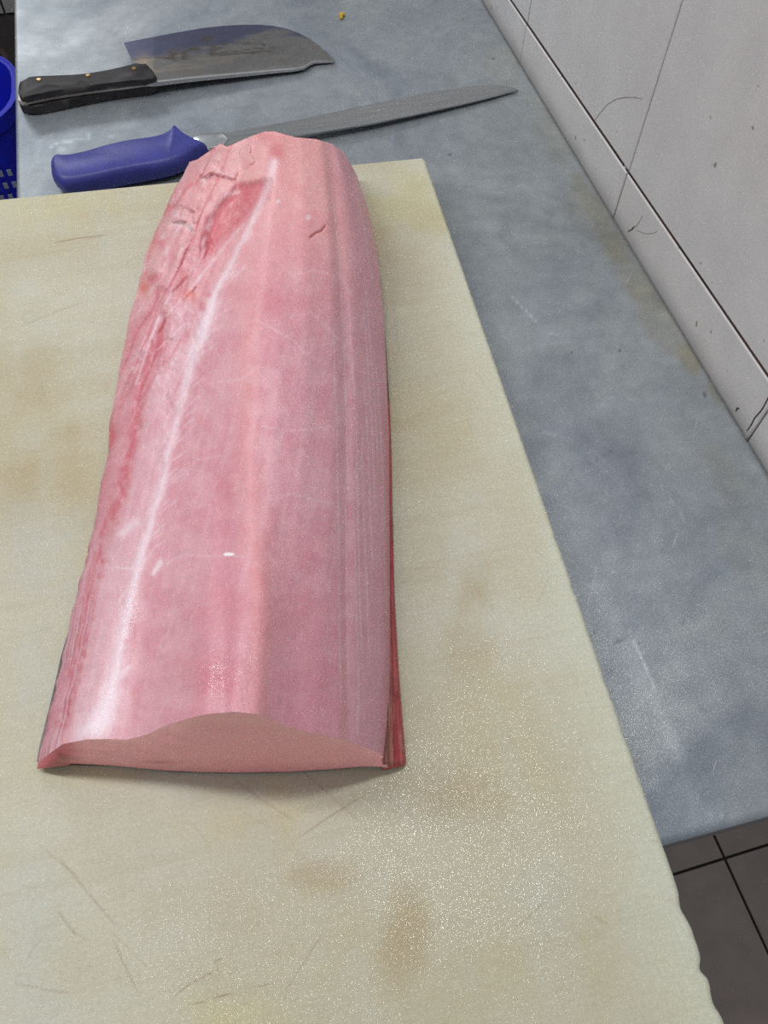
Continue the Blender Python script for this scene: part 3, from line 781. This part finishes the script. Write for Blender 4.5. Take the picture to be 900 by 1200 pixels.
# ---- the cut face at the near end
BOT = [(44, 893), (58, 898), (75, 898), (84, 895), (110, 896), (141, 898), (170, 901), (200, 903.5), (240, 905), (280, 905.5), (340, 904.5), (390, 901.5), (430, 898), (449, 895.5), (454, 893)]
topP = P[0]; NF = 40
bu = interp(u * 0 + (PX[0]), BOT)
botP = bp(PX[0], bu, ZB + 0.0022)
W = np.linspace(0, 1, NF)[:, None, None]
bul = np.sin(W * math.pi) * 0.0035
FP = topP[None] * (1 - W) + botP[None] * W
FP[..., :2] -= (axis[None, None, :] * bul)[..., :2]
fn = fbm(FP[..., 0] * 60, FP[..., 2] * 160, 44); fn2 = fbm(FP[..., 0] * 25, FP[..., 2] * 420, 45)
FP[..., :2] -= (axis[None, None, :] * (fn - .5)[..., None] * 0.0016 * np.sin(W * math.pi))[..., :2]
fx, fy = proj(FP)
cc = np.tile(lin((255, 176, 180)), fx.shape + (1,))
cc = mixc(cc, np.exp(-((W[..., 0] * np.ones_like(fx)) / .14) ** 2) * .8, lin((255, 190, 184)))
cc = mixc(cc, sstep(.4, .7, fn2) * .45, lin((248, 170, 176)))
cc = mixc(cc, sstep(.35, .9, W[..., 0] * np.ones_like(fx)) * .35, lin((238, 152, 160)))
cc = mixc(cc, (1 - sstep(70, 110, fx)) * .85, lin((178, 72, 84)))
cc = mixc(cc, np.exp(-((fx - 70) / 9) ** 2) * .6 * sstep(.3, .9, fn), lin((110, 28, 40)))
cc = mixc(cc, sstep(.75, 1.0, W[..., 0] * np.ones_like(fx)) * sstep(400, 440, fx) * .7, lin((150, 60, 62)))
cc = mixc(cc, np.exp(-((fx - 186) / 26) ** 2 - ((fy - 893) / 2.2) ** 2) * .5, lin((170, 84, 96)))
qf, _ = grid_faces(NF, NU)
me = bpy.data.meshes.new('cut_face'); me.from_pydata(FP.reshape(-1, 3).tolist(), [], qf[:, ::-1].tolist()); me.update()
me.polygons.foreach_set('use_smooth', [True] * len(me.polygons)); me.materials.append(MEAT); set_colors(me, cc.reshape(-1, 3))
o = bpy.data.objects.new('cut_face', me); C.objects.link(o); o.parent = loin; o.matrix_parent_inverse = Matrix.Translation(-loin.location)
o['label'] = 'smooth salmon coloured cut end'

# ---- skin lying under the flesh, peeping out at both sides and the near end
lk = [(bp(interp(y, LEFT) - w, y, ZB)[:2]) for y, w in ((893, -0.5), (870, 0), (830, 0.2), (800, 0.3), (770, 0.8), (740, -2), (650, -4), (500, -6), (350, -8), (240, -14))]
bk = [bp(300, 226, ZB)[:2], bp(410, 245, ZB)[:2]]
rk = [(bp(x, y, ZB)[:2]) for x, y in ((446, 330), (453, 420), (456, 470), (459, 560), (461, 640), (462, 700), (464, 770), (465, 830), (464, 889))]
fk = [(bp(x, y, ZB)[:2]) for x, y in ((440, 897), (390, 902.5), (330, 905.6), (270, 906.6), (200, 904.8), (150, 898), (75, 897), (46, 893))]
pts = lk + bk + rk + fk
bm = bmesh.new()
ring0 = [bm.verts.new((p[0], p[1], ZB + 0.0004)) for p in pts]; ring1 = [bm.verts.new((p[0], p[1], ZB + 0.0022)) for p in pts]
N = len(pts)
for k in range(N): bm.faces.new((ring0[k], ring0[(k + 1) % N], ring1[(k + 1) % N], ring1[k]))
bm.faces.new(ring1); bm.faces.new(ring0[::-1])
bmesh.ops.triangulate(bm, faces=[f for f in bm.faces if len(f.verts) > 4])
o = bm_obj('skin', bm, SKIN, loin); o['label'] = 'thin dark skin showing as a line around the base'

# ---- dark red strip along the right foot of the loin
RO = [(470, 456.5), (520, 458.5), (600, 460), (700, 462.5), (764, 466), (795, 468), (846, 472), (894, 476)]
ns, nt = 200, 16
yy = np.linspace(893.5, 470, ns)
rows = []
for k in range(nt):
    t = k / (nt - 1)
    xin = interp(yy, RIGHT) - 5; xo = interp(yy, RO)
    x = xin + (xo - xin) * t
    prof = (0.009 * (1 - t) ** 1.6 + 0.0085 * math.sqrt(max(0, 1 - t ** 5)))
    hz = prof * interp(yy, [(470, .15), (600, .25), (700, .45), (780, .8), (893, 1.0)]) 
    hz = hz + (vnoise(yy * .12, yy * 0 + t * 6, 9) - .5) * 0.0016 * (1 - t)
    rows.append(bp(x, yy, ZB + 0.0022 + hz))
rows.append(bp(interp(yy, RO) - 1, yy, ZB + 0.0006))
RP = np.stack(rows, 0); ns_, nr_ = RP.shape[1], RP.shape[0]
q, _ = grid_faces(nr_, ns_)
rx_, ry_ = proj(RP)
T = np.repeat(np.linspace(0, 1, nr_)[:, None], ns_, 1)
cs = np.tile(lin((176, 62, 72)), T.shape + (1,))
nn = fbm(ry_ * .06, T * 9, 52); 
cs = mixc(cs, (1 - sstep(.30, .46, T + (nn - .5) * .35)) * .9, lin((128, 80, 70)))
cs = mixc(cs, np.exp(-((T - .36) / .05) ** 2) * .6, lin((196, 130, 124)))
cs = mixc(cs, np.exp(-((T - .47) / .07) ** 2) * .5, lin((120, 26, 40)))
cs = mixc(cs, sstep(.45, .7, nn) * .5, lin((96, 44, 40)))
fb = vnoise(T * 40, ry_ * .03, 77); cs = mixc(cs, sstep(.55, .9, fb) * .45, lin((200, 150, 132))); cs = mixc(cs, (1 - sstep(.1, .4, fb)) * .4, lin((90, 44, 44)))
cs = mixc(cs, sstep(.88, 1, T) * .4, lin((214, 120, 118)))
# near end cap
capv = [RP[k, 0].copy() for k in range(nr_)]
Vs = RP.reshape(-1, 3).tolist(); b0 = len(Vs)
Vs += [[p[0], p[1], ZB + 0.0006] for p in capv]
Fs = q.tolist() + [[k * ns_, (k + 1) * ns_, b0 + k + 1, b0 + k] for k in range(nr_ - 1)]
me = bpy.data.meshes.new('bloodline_strip'); me.from_pydata(Vs, [], Fs); me.update()
me.polygons.foreach_set('use_smooth', [True] * len(me.polygons)); me.materials.append(MEAT)
set_colors(me, np.concatenate([cs.reshape(-1, 3), np.tile(lin((196, 84, 88)), (nr_, 1))]))
bmx = bmesh.new(); bmx.from_mesh(me); bmesh.ops.recalc_face_normals(bmx, faces=bmx.faces); bmx.to_mesh(me); bmx.free()
o = bpy.data.objects.new('bloodline_strip', me); C.objects.link(o); o.parent = loin; o.matrix_parent_inverse = Matrix.Translation(-loin.location)
o['label'] = 'dark red strip along the right foot of the loin'

# ------------------------------------------------------------------ cleaver
def plane_pts(pts, zf):
    """photograph outline -> points on the tilted plane zf(px) (height above the table by pixel column)"""
    return [bp(x, y, ZT + zf(x)) for x, y in pts]
def slab(bm, pts, up, dn, bev=0.0, seg=2):
    """prism around a centre outline; up / dn thickness (scalars or per-point)"""
    n_ = len(pts)
    up = up if hasattr(up, '__len__') else [up] * n_; dn = dn if hasattr(dn, '__len__') else [dn] * n_
    a = [bm.verts.new((p[0], p[1], p[2] + h)) for p, h in zip(pts, up)]
    b = [bm.verts.new((p[0], p[1], p[2] - h)) for p, h in zip(pts, dn)]
    fs = [bm.faces.new(a), bm.faces.new(b[::-1])]
    for k in range(n_): fs.append(bm.faces.new((a[k], b[k], b[(k + 1) % n_], a[(k + 1) % n_])))
    if bev:
        es = {e for f in fs[:2] for e in f.edges}
        bmesh.ops.bevel(bm, geom=list(es), offset=bev, segments=seg, affect='EDGES', profile=0.5)
def dens(pts, n_=6):
    """Catmull-Rom smoothing of a closed outline"""
    out = []; N_ = len(pts)
    for k in range(N_):
        p0, p1, p2, p3 = (np.array(pts[(k + j - 1) % N_], float) for j in range(4))
        if np.linalg.norm(p2 - p1) < 3: out.append(tuple(p1)); continue
        for i in range(n_):
            t = i / n_
            out.append(tuple(.5 * ((2 * p1) + (-p0 + p2) * t + (2 * p0 - 5 * p1 + 4 * p2 - p3) * t * t + (-p0 + 3 * p1 - 3 * p2 + p3) * t ** 3)))
    return out
def mat_cleaver():
    s = NT('stained_blade_steel'); v = s.coord()
    a = s.attr('paint'); n1 = s.noise(v, 90, 5, .6)
    col = s.mix(0.6, a.outputs['Color'], s.ramp(n1, [(.3, (.82, .82, .84)), (.7, (1.1, 1.1, 1.1))]), 'MULTIPLY')
    sc = s.noise(s.coord((1, .05, 1), (0, 0, 1.45)), 900, 2)
    s.set(Base_Color=col, Metallic=0.85, Roughness=0.36, Normal=s.bump(sc, .25, .0003))
    return s.m
CLV = mat_cleaver()
clv = root('cleaver', 'wide black handled cleaver with a stained dark grey blade', 'cleaver', tuple(bp(190, 90, ZT)))
czf = lambda x: float(np.interp(x, [20, 180, 393], [0.0125, 0.0115, 0.0030]))
blade_top = [(145, 50), (178, 43.5), (210, 37.5), (236, 33), (261, 30.3), (282, 29), (303, 28.8), (320, 30.2), (336, 33.5), (350, 38.5), (364, 46), (374, 53.5), (383, 61.5), (389, 67), (392.5, 71)]
blade_bot = [(168, 97), (183, 96.5), (222, 92), (261, 88.5), (295, 85.5), (327, 82.5), (345, 81), (356, 79), (363, 74.5), (369, 72), (380, 71.6), (392.5, 71)]
nb1, nw = 150, 44
def resample(pts, m):
    p = np.array(pts, float); s = np.concatenate([[0], np.cumsum(np.hypot(*np.diff(p, axis=0).T))]); q_ = np.linspace(0, s[-1], m)
    return np.stack([np.interp(q_, s, p[:, 0]), np.interp(q_, s, p[:, 1])], -1)
Tt, Bb = resample(blade_top, nb1), resample(blade_bot, nb1)
w_ = np.linspace(0, 1, nw)[:, None, None]
BX = (Tt[None] * (1 - w_) + Bb[None] * w_)
zz = np.vectorize(czf)(BX[..., 0])
thick = 0.0003 + 0.0019 * np.linspace(0, 1, nw)[:, None] * (1 - 0.6 * np.linspace(0, 1, nb1)[None, :])
topB = bp(BX[..., 0], BX[..., 1], ZT + zz + thick * 1.0)
botB = topB.copy(); botB[..., 2] -= 2 * thick
q, idx = grid_faces(nw, nb1)
ringb = np.concatenate([idx[0, :-1], idx[:-1, -1], idx[-1, :0:-1], idx[:0:-1, 0]])
nV = nw * nb1
Fb = q.tolist() + (q[:, ::-1] + nV).tolist() + [[int(a), int(b), int(b) + nV, int(a) + nV] for a, b in zip(ringb, np.roll(ringb, -1))]
Vb = np.concatenate([topB.reshape(-1, 3), botB.reshape(-1, 3)])
me = bpy.data.meshes.new('blade'); me.from_pydata(Vb.tolist(), [], Fb); me.update(); me.materials.append(CLV)
bx, by = BX[..., 0], BX[..., 1]
Wd = np.linspace(0, 1, nw)[:, None] * np.ones((1, nb1))
cn1 = fbm(bx * .035 + by * .01, by * .22 + bx * .02, 81, 4); cn2 = fbm(bx * .15, by * .3, 82)
cb = np.tile(np.array([.21, .205, .205]), bx.shape + (1,))
cb = mixc(cb, (1 - sstep(.28, .50, Wd + (cn1 - .5) * .35 + interp(bx, [(145, 0), (260, -.02), (310, .25), (390, .4)]))) * .9, np.array([.085, .09, .17]))
cb = mixc(cb, np.exp(-((Wd - .45 + (cn1 - .5) * .8) / .05) ** 2) * (1 - sstep(300, 350, bx)) * .92, np.array([.10, .075, .05]))
cb = mixc(cb, sstep(.55, .7, cn1) * (1 - sstep(300, 360, bx)) * sstep(.4, .55, Wd) * .5, np.array([.34, .28, .21]))
cb = mixc(cb, np.exp(-((bx - 166 - (by - 60) * .3) / 7) ** 2) * sstep(.2, .5, Wd) * .5, np.array([.42, .30, .17]))
cb = mixc(cb, sstep(.80, .95, Wd) * sstep(250, 330, bx) * .4, np.array([.34, .33, .32]))
cb = mixc(cb, sstep(.955, .985, Wd) * .8, np.array([.6, .6, .6]))  # highlight along the spine, painted into the blade colour
set_colors(me, np.concatenate([cb.reshape(-1, 3)] * 2))
o = bpy.data.objects.new('blade', me); C.objects.link(o); o.parent = clv; o.matrix_parent_inverse = Matrix.Translation(-clv.location)
# full tang running through the handle
tang = [(22, 119), (23, 112), (40, 100), (100, 94), (172, 84), (184, 92), (185, 97.5), (150, 102), (100, 108.5), (60, 114.5), (34, 120), (26, 121.5)]
bm = bmesh.new(); slab(bm, plane_pts(tang, czf), 0.0021, 0.0021)
bm_obj('tang', bm, simple('tang_steel', (190, 186, 178), 0.45, metal=0.3), clv)
HT = [(21.5, 104), (23, 96), (28, 91), (40, 88.5), (60, 87.5), (93, 86), (126, 81), (150, 75.5), (163, 72.5), (170, 73.5), (176, 79), (182, 89), (150, 93.5), (100, 99.5), (60, 105.5), (34, 111), (26, 112.5), (22, 110)]
top_pts = [bp(x, y + 1, ZT + czf(x) + 0.0090) for x, y in dens(HT, 4)]
bm = bmesh.new(); pts_ = [(p[0], p[1], p[2]) for p in top_pts]
slab(bm, pts_, 0.0, 0.0068, 0.0028, 3); bm_obj('handle_scale', bm, WOOD, clv, smooth=True)
HB = [(x, y + 3.5) for x, y in HT]
low = [bp(x, y, ZT + czf(x) - 0.0022) for x, y in dens([(22, 118), (26, 110), (60, 100), (120, 92), (168, 84), (184, 96.5), (176, 101.5), (140, 106), (100, 113), (70, 119), (40, 124.5), (28, 124), (23, 121.5)], 4)]
bm = bmesh.new(); slab(bm, [tuple(p) for p in low], 0.0, 0.0090, 0.0028, 3); bm_obj('handle_scale', bm, WOOD, clv, smooth=True)
for (x, y) in ((157, 80.5), (103, 88.5), (45.5, 93.5)):
    c = bp(x, y, ZT + czf(x) + 0.0092)
    bm = bmesh.new(); bmesh.ops.create_cone(bm, cap_ends=True, segments=20, radius1=0.0030, radius2=0.0022, depth=0.0016, matrix=Matrix.Translation(Vector(c)))
    bm_obj('rivet', bm, BRASS, clv)

# ------------------------------------------------------------------ long slicing knife with the blue handle
HBLUE = simple('blue_knife_handle', (52, 56, 138), 0.42, var=0.15, scale=60, bump=0.35, bscale=900)
KBL = NT('slicer_blade_steel'); _v = KBL.coord()
KBL.set(Base_Color=KBL.ramp(KBL.noise(KBL.coord((.04, 1, 1), (0, 0, -.06)), 500, 3), [(.3, (.28, .29, .30)), (.7, (.37, .38, .385))]), Metallic=.9, Roughness=.36); KBL = KBL.m
kn = root('slicing_knife', 'long narrow slicing knife with a blue plastic handle behind the fish', 'knife', tuple(bp(250, 170, ZT)))
kzf = lambda x: float(np.interp(x, [60, 244, 609], [0.0125, 0.0115, 0.0022]))
kt = [(225, 166), (232, 161), (264, 155.5), (347, 141), (420, 125), (493, 110), (530, 103.5), (562, 100), (580, 99.3), (594, 101), (603, 103.5), (608, 105.5)]
kb = [(228, 178), (244, 176), (300, 167), (371, 155.5), (435, 145), (493, 133), (540, 122.5), (572, 115), (590, 110), (608, 105.6)]
nb1, nw = 120, 14
Tt, Bb = resample(kt, nb1), resample(kb, nb1); w_ = np.linspace(0, 1, nw)[:, None, None]
BX = Tt[None] * (1 - w_) + Bb[None] * w_; zz = np.vectorize(kzf)(BX[..., 0])
thick = 0.0002 + 0.0010 * np.sin(np.linspace(0.05, 1, nw) * math.pi * .62)[:, None] * (1 - 0.6 * np.linspace(0, 1, nb1)[None, :])
topB = bp(BX[..., 0], BX[..., 1], ZT + zz + thick); botB = topB.copy(); botB[..., 2] -= 2 * thick
q, idx = grid_faces(nw, nb1); ringb = np.concatenate([idx[0, :-1], idx[:-1, -1], idx[-1, :0:-1], idx[:0:-1, 0]]); nV = nw * nb1
Fb = q.tolist() + (q[:, ::-1] + nV).tolist() + [[int(a), int(b), int(b) + nV, int(a) + nV] for a, b in zip(ringb, np.roll(ringb, -1))]
mesh_obj('blade', np.concatenate([topB.reshape(-1, 3), botB.reshape(-1, 3)]), Fb, KBL, kn)
bol = [(226, 163), (236, 159), (262, 156.5), (268, 165), (262, 172), (240, 177), (228, 179)]
bm = bmesh.new(); slab(bm, plane_pts(bol, kzf), 0.0022, 0.0022, 0.0010, 2)
o = bm_obj('bolster', bm, simple('polished_steel', (215, 218, 220), 0.2, metal=1.0), kn, smooth=True); o['label'] = 'polished bright steel bolster'
KH = [(61, 202), (60.5, 193), (65, 187.5), (73, 186.5), (80, 189), (90, 187.5), (121, 177.5), (140, 172.5), (159, 169), (180, 167), (193, 165), (199, 160.5), (202, 153.5), (208, 152.5), (213, 158), (222, 165), (233, 170), (243, 174), (242, 177), (232, 181), (222, 188), (205, 196), (184, 201), (163, 204), (130, 211), (112, 215), (90, 219), (76, 219.5), (68, 215), (62, 209)]
# rounded body: stacked insets of the same outline
KHd = np.array(dens(KH, 4)); cen = KHd.mean(0)
def inset(pts, d):
    n_ = len(pts); nx_ = np.roll(pts, -1, 0) - np.roll(pts, 1, 0); nr = np.stack([-nx_[:, 1], nx_[:, 0]], -1); nr /= (np.linalg.norm(nr, axis=1)[:, None] + 1e-9)
    area_ = np.sum(pts[:, 0] * np.roll(pts[:, 1], -1) - np.roll(pts[:, 0], -1) * pts[:, 1]); sgn = 1 if area_ > 0 else -1
    return pts + sgn * nr * d
# work in metres on the handle's own plane
base3 = np.array([bp(x, y, ZT + kzf(x) + 0.002) for x, y in KHd])
def inset3(d): 
    p = inset(base3[:, :2].copy(), d); return p
prof = [(-0.0120, .0065), (-0.0105, .003), (-0.0070, .0008), (-0.002, 0.0), (0.003, .0006), (0.006, .0022), (0.0080, .0046), (0.0088, .0066)]
Vh = []; Fh = []; n_ = len(base3)
for k, (dz, ins) in enumerate(prof):
    p = inset3(ins * .75)
    for _ in range(int(ins * 4000)): p = p * .5 + (np.roll(p, 1, 0) + np.roll(p, -1, 0)) * .25
    for i in range(n_): Vh.append((p[i, 0], p[i, 1], base3[i, 2] + dz))
for k in range(len(prof) - 1):
    for i in range(n_):
        j = (i + 1) % n_; Fh.append((k * n_ + i, k * n_ + j, (k + 1) * n_ + j, (k + 1) * n_ + i))
Fh.append(list(range(n_))[::-1]); Fh.append([(len(prof) - 1) * n_ + i for i in range(n_)])
o = mesh_obj('handle', Vh, Fh, HBLUE, kn, smooth=True)
zmin = min(v.co.z for v in o.data.vertices)

# ------------------------------------------------------------------ crumb, crate, tub
c = bp(400, 20, ZT)
bm = bmesh.new()
for dx, dy, r in ((0, 0, .0028), (.003, .003, .0022), (-.001, -.004, .002)):
    bmesh.ops.create_icosphere(bm, subdivisions=2, radius=r, matrix=Matrix.Translation((c[0] + dx, c[1] + dy, ZT + r * .7)))
for v in bm.verts: v.co += Vector((random.uniform(-1, 1), random.uniform(-1, 1), random.uniform(0, 1))) * .0003; v.co.z = max(v.co.z, ZT)
o = bm_obj('food_crumb', bm, CRUMB); o['label'] = 'tiny yellow food crumb on the steel above the cleaver tip'; o['category'] = 'crumb'

def rrect(x0, x1, y0, y1, r, seg=7):
    out = []
    for cx, cy, a0 in ((x1 - r, y1 - r, 0), (x0 + r, y1 - r, 90), (x0 + r, y0 + r, 180), (x1 - r, y0 + r, 270)):
        for k in range(seg + 1):
            a = math.radians(a0 + 90 * k / seg); out.append((cx + r * math.cos(a), cy + r * math.sin(a)))
    return out
def tub(rt, x0, x1, y0, y1, z0, z1, r, mat, holes=True):
    """open plastic crate: floor, walls with slots, rim"""
    bm = bmesh.new(); O = rrect(x0, x1, y0, y1, r); I = rrect(x0 + .006, x1 - .006, y0 + .006, y1 - .006, r - .006)
    n_ = len(O)
    ro = [[bm.verts.new((*p, z)) for p in O] for z in (z0, z1)]; ri = [[bm.verts.new((*p, z)) for p in I] for z in (z0 + .006, z1)]
    for k in range(n_):
        j = (k + 1) % n_
        bm.faces.new((ro[0][k], ro[0][j], ro[1][j], ro[1][k])); bm.faces.new((ri[0][j], ri[0][k], ri[1][k], ri[1][j])); bm.faces.new((ro[1][k], ro[1][j], ri[1][j], ri[1][k]))
    bm.faces.new(ro[0][::-1]); bm.faces.new(ri[0])
    bm_obj('crate_body', bm, mat, rt)
    bm = bmesh.new(); O2 = rrect(x0 - .004, x1 + .004, y0 - .004, y1 + .004, r + .004); O1 = rrect(x0 - .0005, x1 + .0005, y0 - .0005, y1 + .0005, r)
    a = [[bm.verts.new((*p, z)) for p in Q] for Q, z in ((O1, z1 - .022), (O2, z1 - .022), (O2, z1 + .001), (O1, z1 + .001))]
    for m_ in range(4):
        for k in range(n_):
            j = (k + 1) % n_; bm.faces.new((a[m_][k], a[m_][j], a[(m_ + 1) % 4][j], a[(m_ + 1) % 4][k]))
    bm_obj('rim', bm, mat, rt)
PALE = simple('pale_slot', (120, 130, 150), 0.6)
for k, (z0, z1) in enumerate(((0.0, 0.30), (0.302, 0.60))):
    rt = root('blue_crate', ('upper' if k else 'lower') + ' blue plastic crate of the stack on the floor left of the steel table', 'crate', (-0.5, 1.36, z0), 'stacked blue crates')
    tub(rt, -0.74, -0.262, 1.262, 1.50, z0, z1, 0.10, BLUE)
    for i in range(3):
        for j in range(3):
            bm = bmesh.new(); x = -0.302 - .014 * i; z = z0 + .175 + .022 * j
            box(bm, x, x + .007, 1.2600, 1.2618, z, z + .010); bm_obj('slot', bm, PALE, rt)
rt = root('dark_bin', 'dark brown plastic bin on the floor behind the blue crates', 'bin', (-0.64, 1.9, 0))
tub(rt, -0.92, -0.385, 1.62, 2.15, 0, 0.30, 0.12, DARKP)
